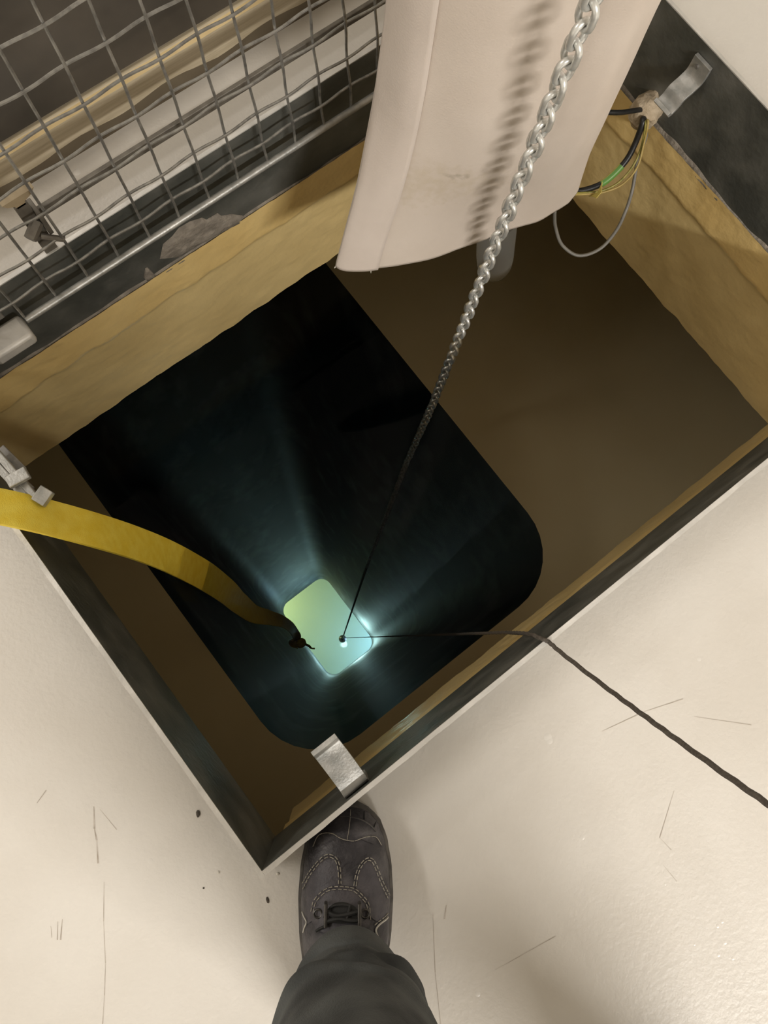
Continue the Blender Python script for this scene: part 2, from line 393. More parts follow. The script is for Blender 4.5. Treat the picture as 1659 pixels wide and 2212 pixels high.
# rusty patch on the shaft lining
# ------------------------------------------------------------------ hatch frame
frame = empty('hatch_frame', (0, 0, 0))
tag(frame, 'weathered grey steel hatch frame standing up round the pit opening', 'frame')
def plate(a, b):
    mb = MB(); mb.box(a, b); o = mb.build('side_plate', [M['plate']], frame, smooth=False); return o
plate((-T, -T, FB), (0, HH + T, -.0006)); plate((HW, -T, FB), (HW + T, HH + T, -.0006))
plate((0, -T, FB), (HW, 0, -.0006)); plate((0, HH, FB), (HW, HH + T, -.0006))
def rim(p, q, n):
    # bright worn top edge, a little wavy
    p, q, n = Vector(p), Vector(q), Vector(n); L = (q - p).length; k = int(L / .012)
    rings = []
    for i in range(k + 1):
        c = p + (q - p) * i / k; w = .0066 + .0010 * nz(c.x * 1.0, c.y, 4, 30)
        h = .0006 * nz(c.x, c.y, 1, 40)
        a = -n * .0004; b = -n * w
        rings.append([c + a + Vector((0, 0, -.0008)), c + a + Vector((0, 0, .0012 + h)), c + b + Vector((0, 0, .0008 + h)), c + b + Vector((0, 0, -.0060))])
    mb = MB(); mb.loft(rings); return mb.build('top_edge', M['rim'], frame, smooth=False)
rim((0, -.006, 0), (0, HH + .006, 0), (1, 0, 0)); rim((-.0003, 0, 0), (HW + .0003, 0, 0), (0, 1, 0))
rim((-.0003, HH, 0), (HW + .0003, HH, 0), (0, -1, 0)); rim((HW, -.006, 0), (HW, HH + .006, 0), (-1, 0, 0))
# mortar along the bottom of the plates
def mortar(p, q, n, seed, hmin, hmax):
    p, q, n = Vector(p), Vector(q), Vector(n); L = (q - p).length; k = int(L / .006)
    mb = MB()
    def fn(u, v):
        c = p + (q - p) * u
        h = hmin + (hmax - hmin) * max(0, .5 + .9 * nz(u * L, seed, 0, 5) + .5 * nz(u * L, seed, 2, 22))
        z = FB - .004 + (h + .004) * (1 - v)
        d = .0006 + .0022 * math.sin(PI * min(1, v * .62)) * (1 + .6 * nz(u * L, z, seed, 60)) + .001 * v
        if v == 0: d = -.0005
        c = c + n * d; return (c.x, c.y, z)
    mb.grid(fn, k, 6); return mb.build('mortar_bead', M['mortar'], frame, angle=70)
mortar((0, HH, 0), (HW, HH, 0), (0, -1, 0), 3.0, .000, .011)
mortar((HW, 0, 0), (HW, HH, 0), (-1, 0, 0), 7.0, .002, .016)
# smeared mortar patch on the far plate
def smear(poly_px, seed):
    V = [at_y(x, y, HH - .0005) for x, y in poly_px]
    c = sum(V, Vector()) / len(V); mb = MB(); n = len(V)
    rings = []
    for t in (1.0, .93, .6, .25):
        rings.append([c + (v - c) * t + Vector((0, -(0 if t == 1 else .0035 + .0015 * nz(v.x, v.z, seed + t, 60)), 0)) for v in V])
    mb.loft(rings, caps=False); m0 = len(mb.v); mb.add(rings[-1], [tuple(range(n))])
    return mb.build('mortar_smear', M['mortar'], frame, angle=80)
smear([(345, 560), (352, 527), (372, 510), (386, 492), (410, 478), (436, 470), (446, 474), (470, 460), (478, 466), (500, 462), (527, 466), (520, 478), (470, 503), (420, 532), (380, 556)], 1.0)
smear([(310, 600), (313, 580), (318, 577), (330, 588), (336, 596), (318, 606)], 2.0)

# support hooks (bent flat bar) on the plates
def hook(prof, w, axis, name='support_hook'):
    """prof: centre line points of the bent strip, axis: width direction"""
    pr = [Vector(p) for p in prof]; ax = Vector(axis).normalized(); t = .0032
    rings = []
    for i, p in enumerate(pr):
        d = (pr[min(i + 1, len(pr) - 1)] - pr[max(i - 1, 0)]).normalized(); n = d.cross(ax).normalized()
        rings.append([p + ax * w / 2 + n * t, p - ax * w / 2 + n * t, p - ax * w / 2 - n * t, p + ax * w / 2 - n * t])
    mb = MB(); mb.loft(rings)
    return mb
hx = .142
hk = hook(spline([(hx, .0035, -.085), (hx, .0035, -.022), (hx + .001, .014, -.012), (hx + .0015, .040, -.006), (hx + .0015, .058, -.002), (hx + .0015, .066, .002), (hx + .002, .070, .012)], 5), .036, (1, 0, 0)).build('support_hook', M['galv'], frame, bevel=.0008)
hk['label'] = 'galvanised support hook on the near plate'
a_ = at_x(1512, 150, HW - .004); b_ = at_x(1410, 215, HW - .004)
hy = .512
hk2 = hook(spline([(HW - .004, hy, -.020), (HW - .004, hy, -.048), (HW - .014, hy + .001, -.062), (HW - .028, hy + .002, -.072), (HW - .036, hy + .002, -.086), (HW - .046, hy + .002, -.093), (HW - .054, hy + .002, -.084)], 5), .034, (0, 1, 0)).build('support_hook', M['galv'], frame, bevel=.0008)
hk2['label'] = 'galvanised support hook on the right plate'
sc = MB(); sc.tube([(HW - .006, hy + .004, -.032), (HW - .010, hy + .004, -.032)], .0035, 6); sc.build('bolt_head', M['galv_dull'], hk2 if False else frame, smooth=False)
# hinge knuckle on the far plate
hg = MB(); A = Vector((.118, HH - .030, -.062))
hg.box((.088, HH - .052, -.078), (.152, HH - .012, -.052)); hg.build('hinge_block', M['rim'], frame, smooth=True, bevel=.006)['label'] = 'pale galvanised hinge block'
hg = MB(); hg.box((.070, HH - .010, -.050), (.136, HH, .004)); hg.build('hinge_leaf', M['galv_dull'], frame, bevel=.002)

# ------------------------------------------------------------------ mesh lid standing open at the far edge
TILT = 0.12
LY, LZ = 0.775, -0.048
lid = empty('mesh_lid', (0.6, LY, LZ))
tag(lid, 'galvanised woven wire mesh hatch lid standing open along the far edge', 'lid')
cs_, sn_ = 1 / math.sqrt(1 + TILT * TILT), TILT / math.sqrt(1 + TILT * TILT)
def L(x, s, d=0.0): return Vector((x, LY + s * sn_ + d * cs_, LZ + s * cs_ - d * sn_))
PIT = .0515
mb = MB()
xs = [.157 + PIT * k for k in range(-2, 20)]
ss = [.040 + PIT * k for k in range(0, 15)]
AMP = .0017
def crimp(k): return AMP * math.cos(PI * k)
for i, x in enumerate(xs):
    pts = []
    s = -.002
    smax = ss[-1] + .025; n = int((smax) / .0086)
    for q in range(n + 1):
        s = smax * q / n
        ph = (s - ss[0]) / PIT + i
        c = math.cos(PI * ph); c = math.copysign(abs(c) ** .8, c)
        j = .0003 * nz(x, s, 2, 9)
        pts.append(L(x + j, s, AMP * c))
    mb.tube(pts, .0020, 7)
for j, s in enumerate(ss):
    pts = []; xa, xb = xs[0] - .02, xs[-1] + .02; n = int((xb - xa) / .0086)
    for q in range(n + 1):
        x = xa + (xb - xa) * q / n
        ph = (x - xs[0]) / PIT + j
        c = math.cos(PI * ph); c = math.copysign(abs(c) ** .8, c)
        pts.append(L(x, s + .0003 * nz(x, s, 7, 8), -AMP * c))
    mb.tube(pts, .0020, 7)
mb.build('wire_mesh', M['wire'], lid)
def rod(p, q, r, name, m='galv'):
    mb = MB(); mb.tube([p, q], r, 14); return mb.build(name, M[m], lid)
rod(L(.156, 0, -.003), L(xs[-1] + .02, 0, -.003), .0052, 'bottom_rail')
rod(L(xs[0] - .02, ss[-1] + .025), L(xs[-1] + .02, ss[-1] + .025), .0052, 'top_rail')
rod(L(xs[0] - .02, .035), L(xs[0] - .02, ss[-1] + .025), .0052, 'side_rail')
rod(L(xs[-1] + .02, 0), L(xs[-1] + .02, ss[-1] + .025), .0052, 'side_rail')

# ------------------------------------------------------------------ stay bar and post behind the lid
sb = empty('stay_bar', (.248, .812, 0))
tag(sb, 'dull steel bar bolted to a short post behind the mesh lid', 'bar')
mb = MB(); mb.box((.232, .806, -.07), (.250, .812, .108)); mb.build('post', M['brown_steel'], sb, bevel=.001)
mb = MB(); mb.box((.236, .8125, .058), (1.196, .8185, .075)); mb.build('rail', M['brown_steel'], sb, bevel=.001)
mb = MB(); mb.tube([(.246, .801, .073), (.226, .789, .069)], .0078, 6); mb.build('bolt', M['brown_steel'], sb, smooth=False)
mb = MB(); mb.box((.250, .796, .044), (.256, .822, .090)); mb.build('clamp_plate', M['brown_steel'], sb, bevel=.001)
mb = MB(); mb.tube([(.240, .799, .048), (.262, .783, .040)], .0040, 8); mb.build('pin', M['brown_steel'], sb)
mb = MB()
mb.loft([[Vector((.222, y, .122)), Vector((.266, y, .122)), Vector((.260, y, .115)), Vector((.248, y, .110)), Vector((.247, y, .104)), Vector((.236, y, .104)), Vector((.234, y, .110)), Vector((.226, y, .115))] for y in (.806, .818)])
mb.build('timber_wedge', M['wedge'], sb, smooth=False)

# ------------------------------------------------------------------ timber beam and dark sheeted stack behind
tb = empty('timber_beam', (.6, 1.0, FZ))
tag(tb, 'pale sawn timber with brown stained lower face lying on the floor behind the mesh', 'timber')
TY = .968
def wavy(x): return -.052 + .006 * nz(x, 0, 0, 7) + .004 * math.sin(x * 38) + .002 * nz(x, 3, 0, 30)
mb = MB(); n = 170
def tf(u, v):
    x = -.5 + 2.4 * u
    w = wavy(x)
    z = [FZ, w, w + .00001, -.009, .0][int(round(v * 4))]
    y = TY + (0, 0, 0, 0, .006)[int(round(v * 4))]
    return (x, y, z)
mb.grid(tf, n, 4)
for k in range(n * 4): mb.mi[k] = (1, 0, 0, 2)[k % 4]
xa, xb = -.5, 1.9
mb.add([(xa, TY + .006, 0), (xb, TY + .006, 0), (xb, TY + .055, 0), (xa, TY + .055, 0), (xa, TY + .055, FZ), (xb, TY + .055, FZ)], [(0, 1, 2, 3), (3, 2, 5, 4)], 0)
mb.add([(xa, TY, FZ), (xa, TY + .055, FZ), (xa, TY + .055, 0), (xa, TY + .006, 0)], [(0, 1, 2, 3)], 0)
mb.add([(xb, TY, FZ), (xb, TY + .055, FZ), (xb, TY + .055, 0), (xb, TY + .006, 0)], [(0, 1, 2, 3)][:1], 0)
mb.build('beam', [M['wood'], M['brown_paint'], M['edge_wood']], tb, smooth=False)
mb = MB()
def ps(u, v):
    x = -.7 + 2.7 * u; t = v * 1.05
    y = TY + .012 + t
    z = .004 + .010 * min(1, t / .03) + .020 * nz(x, y, 0, 3.2) * min(1, t * 4) + .008 * nz(x, y, 5, 11) * min(1, t * 8) + .11 * max(0, min(1, (t - .25) / .1)) * 0
    z = max(z, .0035)
    if v > .995: z = FZ + .001
    return (x, y, z)
mb.grid(ps, 150, 70)
mb2 = mb.build('plastic_sheet', M['plastic'], angle=80)
tag(mb2, 'crumpled dark plastic sheet draped behind the pale timber beyond the mesh', 'plastic sheet')
bx = MB(); bx.box((-.6, TY + .06, FZ), (1.9, TY + 1.0, -.022))
tag(bx.build('pallet_deck', M['brown_paint'], smooth=False), 'low deck hidden under the crumpled dark plastic sheet', 'deck')

# ------------------------------------------------------------------ fabric duct
duct = empty('fabric_duct', (.75, .545, -.1))
tag(duct, 'beige fabric air duct hanging open-ended over the far corner of the pit', 'duct')
def duct_section(z):
    t = max(0, min(1, (z + .1) / .36)); t2 = t * t * (3 - 2 * t)
    lt = at(730, 575, -.1); 
    # left and right silhouettes read at three heights
    pl = [Vector((.569, .605)), Vector((.624, .630)), Vector((.668, .655)), Vector((.690, .668))]
    pr = [Vector((.945, .488)), Vector((.930, .494)), Vector((.928, .498)), Vector((.930, .503))]
    q = t * 3; i = min(2, int(q)); f = q - i
    a = pl[i].lerp(pl[i + 1], f); b = pr[i].lerp(pr[i + 1], f)
    c = (a + b) / 2; half = (b - a).length / 2; ax = (b - a).normalized()
    th = .030 + (.098 - .030) * t2
    return c, ax, half, th
def duct_pt(ang, z, off=0.0):
    c, ax, half, th = duct_section(z)
    n = Vector((ax.y, -ax.x))       # towards the camera side
    if n.y > 0: n = -n
    ca, sa = math.cos(ang), math.sin(ang)
    e_ = .86
    ca = math.copysign(abs(ca) ** e_, ca); sa2 = math.copysign(abs(sa) ** 1.0, sa)
    t = max(0, min(1, (z + .1) / .36))
    fold = .010 * math.exp(-((ca - .28) / .10) ** 2) * (0.4 + t) - .006 * math.exp(-((ca - .62) / .12) ** 2) * (.5 + t) - .006 * math.exp(-((ca + .30) / .2) ** 2)
    fold *= max(0, sa)
    fold += .0035 * nz(ang * .6, z, 3, 5)
    p = c + ax * ca * (half + off) + n * (sa2 * (th + off) - fold * 1.0)
    return Vector((p.x, p.y, z))
N = 96
def zbot(ang):
    s = math.sin(ang); c = math.cos(ang)
    return -.100 + .006 * nz(c * 3, s, 1, 1) + (.0035 * nz(c * 40, s, 2, 1) if abs(c) > .8 else 0) + (0.012 if c > .9 else 0) * (c - .9) * 10
rings = []
zz = [0, .004, .012, .03, .05, .075, .1, .13, .16, .19, .22, .25, .28, .31, .34, .38, .45, .6, .9, 1.3, 1.7, 2.2]
for dz in zz:
    rings.append([duct_pt(2 * PI * k / N, zbot(2 * PI * k / N) + dz) for k in range(N)])
mb = MB(); mb.loft(rings, caps=False)
sl_ = mb.build('sleeve', M['fabric'], duct, angle=80)
so = sl_.modifiers.new('thick', 'SOLIDIFY'); so.thickness = .0022; so.offset = -1
# overlapping hem strip along the left side
mb = MB()
a0, a1 = PI * .985, PI * .735
nn = 14; rows = []
for dz in zz:
    rows.append([duct_pt(a0 + (a1 - a0) * k / nn, zbot(PI * .9) - .003 + dz, .0026) for k in range(nn + 1)])
mb.loft(rows, caps=False, closed=False)
hs = mb.build('hem_strip', M['hem'], duct, angle=80); hs['label'] = 'overlapping seam strip'
so = hs.modifiers.new('thick', 'SOLIDIFY'); so.thickness = .0022; so.offset = 1
# frayed corners
mb = MB()
for k in range(16):
    an = PI * (.74 + .25 * random.random()) if k < 10 else PI * (.03 * random.random())
    p = duct_pt(an, zbot(an) + .001, .002)
    q = p + Vector((random.uniform(-.004, .004), random.uniform(-.004, .002), -random.uniform(.004, .010)))
    mb = MB(); mb.tube([p, (p + q) / 2 + Vector((random.uniform(-.002, .002), 0, 0)), q], [.0012, .0010, .0004], 5)
    mb.build('frayed_thread', M['pale_grit'], duct)

# ------------------------------------------------------------------ chain
lamp_p = at(740, 1380, -11.6)
cp = [at(1296, -40, .44), at(1065, 540, -.055), at(936, 870, -.86), at(878, 1000, -1.65), at(790, 1230, -4.2), lamp_p + Vector((0, 0, .22))]
path = []
for a, b in zip(cp, cp[1:]):
    n = max(2, int((b - a).length / .006))
    for k in range(n): path.append(a.lerp(b, k / n))
path.append(cp[-1])
chain = empty('lifting_chain', cp[2])
tag(chain, 'shiny zinc plated short link chain hanging past the duct into the water', 'chain')
WR, PITCH, LW = .0037, .0245, .0255
def link_mesh():
    mb = MB(); pts = []; r = (LW - 2 * WR) / 2; h = (PITCH + 2 * WR - 2 * WR) / 2 - r
    h = (PITCH + WR * 0) / 2 + WR * .0 - r + WR * .9
    for k in range(9): a = PI * k / 8; pts.append((r * math.cos(a), 0, h + r * math.sin(a)))
    for k in range(9): a = PI + PI * k / 8; pts.append((r * math.cos(a), 0, -h + r * math.sin(a)))
    mb.tube(pts, WR, 10, closed=True); return mb
lm = link_mesh()
def along(s):
    for i in range(len(path) - 1):
        d = (path[i + 1] - path[i]).length
        if s <= d: return path[i].lerp(path[i + 1], s / d), (path[i + 1] - path[i]).normalized()
        s -= d
    return path[-1], (path[-1] - path[-2]).normalized()
first = None
rest = MB(); total = sum((b - a).length for a, b in zip(path, path[1:]))
nl = int(4.6 / PITCH)
for k in range(nl):
    c, t = along(PITCH * (k + .5))
    t = -t
    ref = Vector((.42, -.62, 0)); x = (ref - t * ref.dot(t)).normalized(); y = t.cross(x)
    an = PI / 4 + (PI / 2 if k % 2 else 0) + .15 * math.sin(k * .9)
    xx = x * math.cos(an) + y * math.sin(an); yy = t.cross(xx)
    mtx = Matrix(((xx.x, yy.x, t.x, c.x), (xx.y, yy.y, t.y, c.y), (xx.z, yy.z, t.z, c.z), (0, 0, 0, 1)))
    if k < 100:
        if first is None:
            o = lm.build('link', M['chain'], chain); first = o
        else:
            o = first.copy(); COL.objects.link(o); o.parent = chain
        o.matrix_parent_inverse = Matrix.Translation(-Vector(chain.location)); o.matrix_basis = mtx
    else:
        rest.add([mtx @ Vector(v) for v in lm.v], lm.f)
ro = rest.build('deep_links', M['chain'], chain); ro['kind'] = 'stuff'
up_ = MB(); c0, t0 = along(0); t0 = Vector((0, 0, -1))
for k in range(92):
    c = c0 + Vector((0, 0, PITCH * (k + .5))); an = PI * .75 + (PI / 2 if k % 2 else 0)
    mtx = Matrix.Translation(c) @ Matrix.Rotation(an, 4, 'Z'); up_.add([mtx @ Vector(v) for v in lm.v], lm.f)
uo = up_.build('upper_links', M['chain'], chain); uo['kind'] = 'stuff'
c0, _ = along(nl * PITCH)
mb = MB(); mb.tube([c0, cp[-1]], .009, 8)
mb.build('deep_chain_run', M['rope'], chain)

# ------------------------------------------------------------------ lamp deep in the shaft opening
lamp = empty('underwater_lamp', lamp_p)
tag(lamp, 'small glowing underwater lamp hanging deep in the flooded shaft', 'lamp')
def lathe(prof, n=20, c=Vector()):
    return [[c + Vector((r * math.cos(2 * PI * k / n), r * math.sin(2 * PI * k / n), z)) for k in range(n)] for r, z in prof]
mb = MB(); mb.loft(lathe([(.02, .22), (.03, .20), (.05, .16), (.06, .06), (.06, .02)], c=lamp_p)); mb.build('housing', M['lamp_body'], lamp)
mb = MB(); mb.loft(lathe([(.055, .02), (.05, -.02), (.03, -.045), (.008, -.055)], c=lamp_p)); mb.build('lens', M['lens'], lamp)

# ------------------------------------------------------------------ cord over the near edge
p0_ = at(1700, 1768, .37); d0_ = p0_ - at(1300, 1478, .09); d0_.z = 0; d0_.normalize()
gz = lambda d, z: Vector((p0_.x + d0_.x * d, p0_.y + d0_.y * d, z))
rp = [gz(1.5, FZ + .003), gz(1.1, FZ + .003), gz(.8, .0), gz(.5, .22), gz(.2, .36), p0_, at(1659, 1737, .36), at(1560, 1668, .30), at(1430, 1574, .20), at(1300, 1478, .09), at(1215, 1412, .022), Vector((.4405, -.006, .0058)), Vector((.436, .004, .0045)), at(1140, 1369, -.04), at(1095, 1366, -.25)]
pts = spline(rp, 14)
end = lamp_p + Vector((.01, 0, .20)); a = pts[-1]
cord = MB()
full = pts + [a.lerp(end, (k / 60) ** 1.5) for k in range(1, 61)]
# three laid strands above the water, plain below
res = [full[0]]
for p, q in zip(full, full[1:]):
    d = (q - p).length
    n = max(1, min(40, int(d / .004)))
    if p.z < -1.0: n = 1
    for k in range(1, n + 1): res.append(p.lerp(q, k / n))
cord.tube(res, .0027, 12, twist=.30, prof=lambda th: 1 + .14 * math.cos(3 * th))
co = cord.build('cord', M['rope'], angle=80)
tag(co, 'thin dark brown laid cord running over the near edge down into the water', 'cord')

# ------------------------------------------------------------------ yellow webbing strap
SP = [(-60, 1083, .055, 64), (0, 1093, .042, 64), (60, 1106, .026, 64), (120, 1121, -.002, 64), (200, 1143, -.05, 64), (280, 1168, -.14, 63), (350, 1195, -.26, 62), (405, 1222, -.40, 61), (450, 1248, -.54, 58), (490, 1277, -.74, 50), (520, 1304, -.98, 42), (550, 1325, -1.25, 37), (585, 1334, -1.6, 28), (612, 1343, -2.0, 20), (631, 1358, -2.5, 16), (640, 1376, -3.0, 13), (634, 1386, -3.2, 12), (640, 1391, -3.3, 12)]
P3 = [at(x, y, z) for x, y, z, w in SP]; WD = [w * (p - CAMP).length / F * .985 for (x, y, z, w), p in zip(SP, P3)]
SPL = spline([(p.x, p.y, p.z) for p in P3], 8)
WS = []
for i in range(len(WD) - 1):
    for k in range(8): WS.append(WD[i] + (WD[i + 1] - WD[i]) * k / 8)
WS.append(WD[-1])
rings = []; prevn = None
FULLW = .056
for i, p in enumerate(SPL):
    t = (SPL[min(i + 1, len(SPL) - 1)] - SPL[max(i - 1, 0)]).normalized()
    v = (p - CAMP).normalized(); c = t.cross(v).normalized(); nrm = c.cross(t).normalized()
    r = min(1, WS[i] / FULLW); tilt = math.acos(r) * (.9 if i < 90 else .9)
    wdir = c * math.cos(tilt) + nrm * math.sin(tilt); ndir = wdir.cross(t).normalized()
    ring = []; m = 22
    for k in range(m + 1):
        q = k / m * 2 - 1
        rib = .0013 * math.cos(q * PI * 6.0); h = .0022 * (1 - abs(q) ** 6 * .6)
        ring.append(p + wdir * q * FULLW / 2 + ndir * (h + rib))
    for k in range(m, -1, -1):
        q = k / m * 2 - 1
        ring.append(p + wdir * q * FULLW / 2 - ndir * (.0022 * (1 - abs(q) ** 6 * .6)))
    rings.append(ring)
strap = empty('webbing_strap', P3[3])
tag(strap, 'yellow webbing strap reaching over the left edge and down into the water', 'strap')
mb = MB(); mb.loft(rings); mb.build('band', M['webbing'], strap, angle=75)
k0 = at(650, 1389, -3.35)
mb = MB()
for a_, b_ in ((0, 0), (1, .6), (2, 1.1)):
    pts = [k0 + Vector((.020 * math.cos(t_ + a_), .018 * math.sin(t_ + a_) * math.cos(b_), .02 * math.sin(t_ * 2 + b_))) for t_ in [2 * PI * q / 18 for q in range(18)]]
    mb.tube(pts, .009, 8, closed=True)
mb.build('knot', M['webbing'], strap)
mb = MB(); mb.tube(spline([k0, at(658, 1391, -3.4), at(667, 1395, -3.45), at(672, 1400, -3.5), at(680, 1401, -3.5)], 5), [.010] * 6 + [.007] * 8 + [.005] * 7, 7); mb.build('tail', M['webbing'], strap)

# ------------------------------------------------------------------ cables at the right wall
fo = MB(); fc = Vector((1.185, .552, -.165))
rr = []
for i in range(11):
    ph = PI * i / 10
    rr.append([fc + Vector((.026 * math.sin(ph) * math.cos(2 * PI * k / 20), .026 * math.sin(ph) * math.sin(2 * PI * k / 20), .034 * math.cos(ph))) * (1 + .25 * nz(math.sin(ph) * math.cos(2 * PI * k / 20), math.sin(ph) * math.sin(2 * PI * k / 20), math.cos(ph), 2.2)) for k in range(20)])
fo.loft(rr); foam = fo.build('foam_plug', M['foam'])
tag(foam, 'lump of beige expanding foam sealing the cable hole in the right wall', 'foam')
def cable(name, pts, r, m, label, n=10, cat='cable'):
    mb = MB(); mb.tube(spline(pts, 10), r, n); o = mb.build(name, m, angle=80); tag(o, label, cat); return o
fcam = fc + (CAMP - fc).normalized() * .018
cable('cable', [fc, at_x(1384, 237, 1.165), at_x(1340, 243, 1.12), at_x(1290, 241, 1.08), at_x(1240, 236, 1.03), at_x(1180, 235, .99)], .0042, M['black_cable'], 'short black cable running level from the foam plug behind the duct')
bc = [fc + Vector((-.01, -.005, -.015)), at_x(1390, 260, 1.160), at_x(1372, 310, 1.145), at_x(1350, 350, 1.125), at_x(1310, 390, 1.09), at_x(1275, 407, 1.065), at_x(1240, 414, 1.04), at_x(1200, 417, 1.0)]
cb = empty('taped_cable', fc)
tag(cb, 'thick black cable with yellow-green sleeve curving down from the foam plug', 'cable')
sp_ = spline(bc, 10)
mb = MB(); mb.tube(sp_, .0052, 12); mb.build('sheath', M['black_cable'], cb)
i0 = 32; mb = MB(); mb.tube(sp_[i0:i0 + 12], .0058, 12)
M['gy'] = mat('green_yellow_sleeve', (0.12, 0.30, 0.05), (0.55, 0.52, 0.12), 30, 0.4)
o = mb.build('sleeve', [mat('green_insulation', (0.13, 0.30, 0.06), None, rough=.4), mat('yellow_stripe', (0.62, 0.60, 0.16), None, rough=.4)], cb); o['label'] = 'green sleeve with yellow stripes'
for pl_ in o.data.polygons: pl_.material_index = 1 if (pl_.index % 12) in (1, 5, 8) else 0
tg = MB()
t0, t1, t2, t3, t4 = at_x(1301, 392, 1.080), at_x(1291, 415, 1.068), at_x(1271, 424, 1.06), at_x(1288, 428, 1.055), at_x(1299, 415, 1.068)
tg.add([t0, t1, t2, (t2 + t3) / 2 + Vector((0, .002, .001)), t3, t4], [(0, 1, 5), (1, 2, 3), (1, 3, 4), (1, 4, 5)])
o = tg.build('tape_flag', M['tape'], cb, smooth=False); o['label'] = 'loose yellow tape end'
so = o.modifiers.new('thick', 'SOLIDIFY'); so.thickness = .0008
gy = striped('green_yellow_wire', (0.10, 0.16, 0.03), (0.42, 0.36, 0.08), 1)
gm = M['gy2'] = mat('olive_yellow_wire', (0.20, 0.19, 0.04), (0.40, 0.33, 0.08), 90, 0.4)
cable('wire', [fc + Vector((-.012, -.008, -.012)), at_x(1395, 265, 1.158), at_x(1385, 320, 1.150), at_x(1365, 362, 1.13), at_x(1335, 395, 1.105), at_x(1300, 412, 1.078), at_x(1270, 416, 1.058), at_x(1225, 418, 1.02)], .0020, gm, 'thin olive and yellow wire hanging beside the thick black cable', 8, 'wire')
cable('wire', [fc + Vector((-.012, -.009, -.010)), at_x(1400, 262, 1.160), at_x(1391, 310, 1.152), at_x(1376, 362, 1.135), at_x(1345, 398, 1.11), at_x(1305, 415, 1.08), at_x(1272, 419, 1.058), at_x(1225, 421, 1.02)], .0019, mat('ochre_wire', (0.40, 0.28, 0.08), (0.50, 0.38, 0.13), 60, .4), 'thin ochre wire, outermost of those hanging beside the thick black cable', 8, 'wire')
cable('grey_cable', [fc + Vector((-.012, -.006, -.02)), at_x(1396, 290, 1.158), at_x(1378, 345, 1.148), at_x(1366, 410, 1.130), at(1352, 455, -.27), at(1330, 500, -.30), at(1295, 538, -.325), at(1250, 552, -.335), at(1215, 530, -.32), at(1201, 495, -.29), at(1198, 465, -.25), at(1202, 430, -.2)], .0031, M['grey_cable'], 'thin grey cable drooping in a loop from the foam plug over the water')

# ------------------------------------------------------------------ translucent tube shape at the water under the duct
tc = MB()
tcen = at(1070, 500, -.36)
axis_a, axis_b = at(1067, 588, -.50), at(1075, 470, -.30)
prof = [(0.0, 0), (.5, .02), (.8, .08), (.95, .18), (1, .32), (1, 1)]
d = axis_b - axis_a
u_ = Vector((d.y, -d.x, 0)).normalized(); w_ = d.cross(u_).normalized()
rings = [[axis_a + d * t_ + (u_ * math.cos(2 * PI * k / 24) + w_ * math.sin(2 * PI * k / 24)) * max(.002, .037 * r_) for k in range(24)] for r_, t_ in prof]
tc.loft(rings); cl = tc.build('translucent_shape', M['clear'], angle=80)
tag(cl, 'round-ended translucent tube shape showing below the duct at the water', 'tube')

# ------------------------------------------------------------------ latch on the left edge
la = empty('slide_latch', at(40, 1030, 0))
tag(la, 'pale metal slide latch clamped on the left edge above the yellow strap', 'latch')
def bar(name, p, q, w, h, mm='galv', up=Vector((0, 0, 1))):
    p, q = Vector(p), Vector(q); d = q - p; l = d.length; d.normalize(); s_ = d.cross(up).normalized(); u = s_.cross(d)
    mtx = Matrix(((d.x, s_.x, u.x, p.x), (d.y, s_.y, u.y, p.y), (d.z, s_.z, u.z, p.z), (0, 0, 0, 1)))
    mb = MB(); mb.box((0, -w / 2, -h / 2), (l, w / 2, h / 2), mtx=mtx); return mb.build(name, M[mm], la, bevel=.0012)
LZ0 = .012
bar('slide_bar', at(-12, 972, LZ0), at(82, 1080, LZ0 - .004), .009, .010)
bar('slide_bar', at(-30, 980, LZ0), at(68, 1086, LZ0 - .004), .0095, .010)
bar('back_strip', at(0, 968, -.006), at(50, 1018, -.006), .012, .004, 'galv_dull')
bar('cross_clip', at(17, 1044, .022), at(60, 1020, .022), .016, .009)
bar('stop_block', at(80, 1064, .014), at(106, 1080, .012), .021, .014)
bar('foot', at(40, 1050, -.002), at(60, 1068, -.002), .024, .006, 'galv_dull')

# ------------------------------------------------------------------ person: boot and trousers
BT = Vector((.1195, -.0085, 0)); AD = Vector((-.615, -.788, 0)).normalized(); SD = Vector((AD.y * -1, AD.x, 0)) * -1
SD = Vector((-AD.y, AD.x, 0)); SD = -SD if SD.dot(Vector((.78, -.62, 0))) < 0 else SD     # towards the right of the photo
person = empty('person', (BT + AD * .2).to_tuple()[:2] + (FZ,))
tag(person, 'person in charcoal work trousers and a scuffed dark boot standing at the near edge', 'person')
boot = empty('boot', person.location); boot.parent = person; boot.matrix_parent_inverse = Matrix.Translation(-Vector(person.location))
def interp(tab, u):
    for (a, x), (b, y) in zip(tab, tab[1:]):
        if u <= b:
            t = (u - a) / (b - a) if b > a else 0; t = t * t * (3 - 2 * t) * .5 + t * .5
            return x + (y - x) * t
    return tab[-1][1]
WL = [(0, .004), (.004, .019), (.012, .031), (.025, .041), (.045, .0485), (.075, .0535), (.110, .0555), (.15, .0535), (.19, .048), (.23, .042), (.26, .038), (.285, .030), (.297, .018), (.302, .004)]
HT = [(0, .022), (.012, .040), (.03, .056), (.06, .066), (.085, .070), (.12, .082), (.15, .098), (.18, .118), (.2, .15), (.302, .15)]
def bz(u, v, extra=0.0):
    w = interp(WL, u); h = interp(HT, u)
    q = min(.999, abs(v) / w); k = (1 - q ** 2.6) ** (1 / 2.4)
    return FZ + .018 + (h - .018) * k + extra
def bp(u, v, extra=0.0):
    p = BT + AD * u + SD * v; return Vector((p.x, min(p.y, -.0079), bz(u, v, extra)))
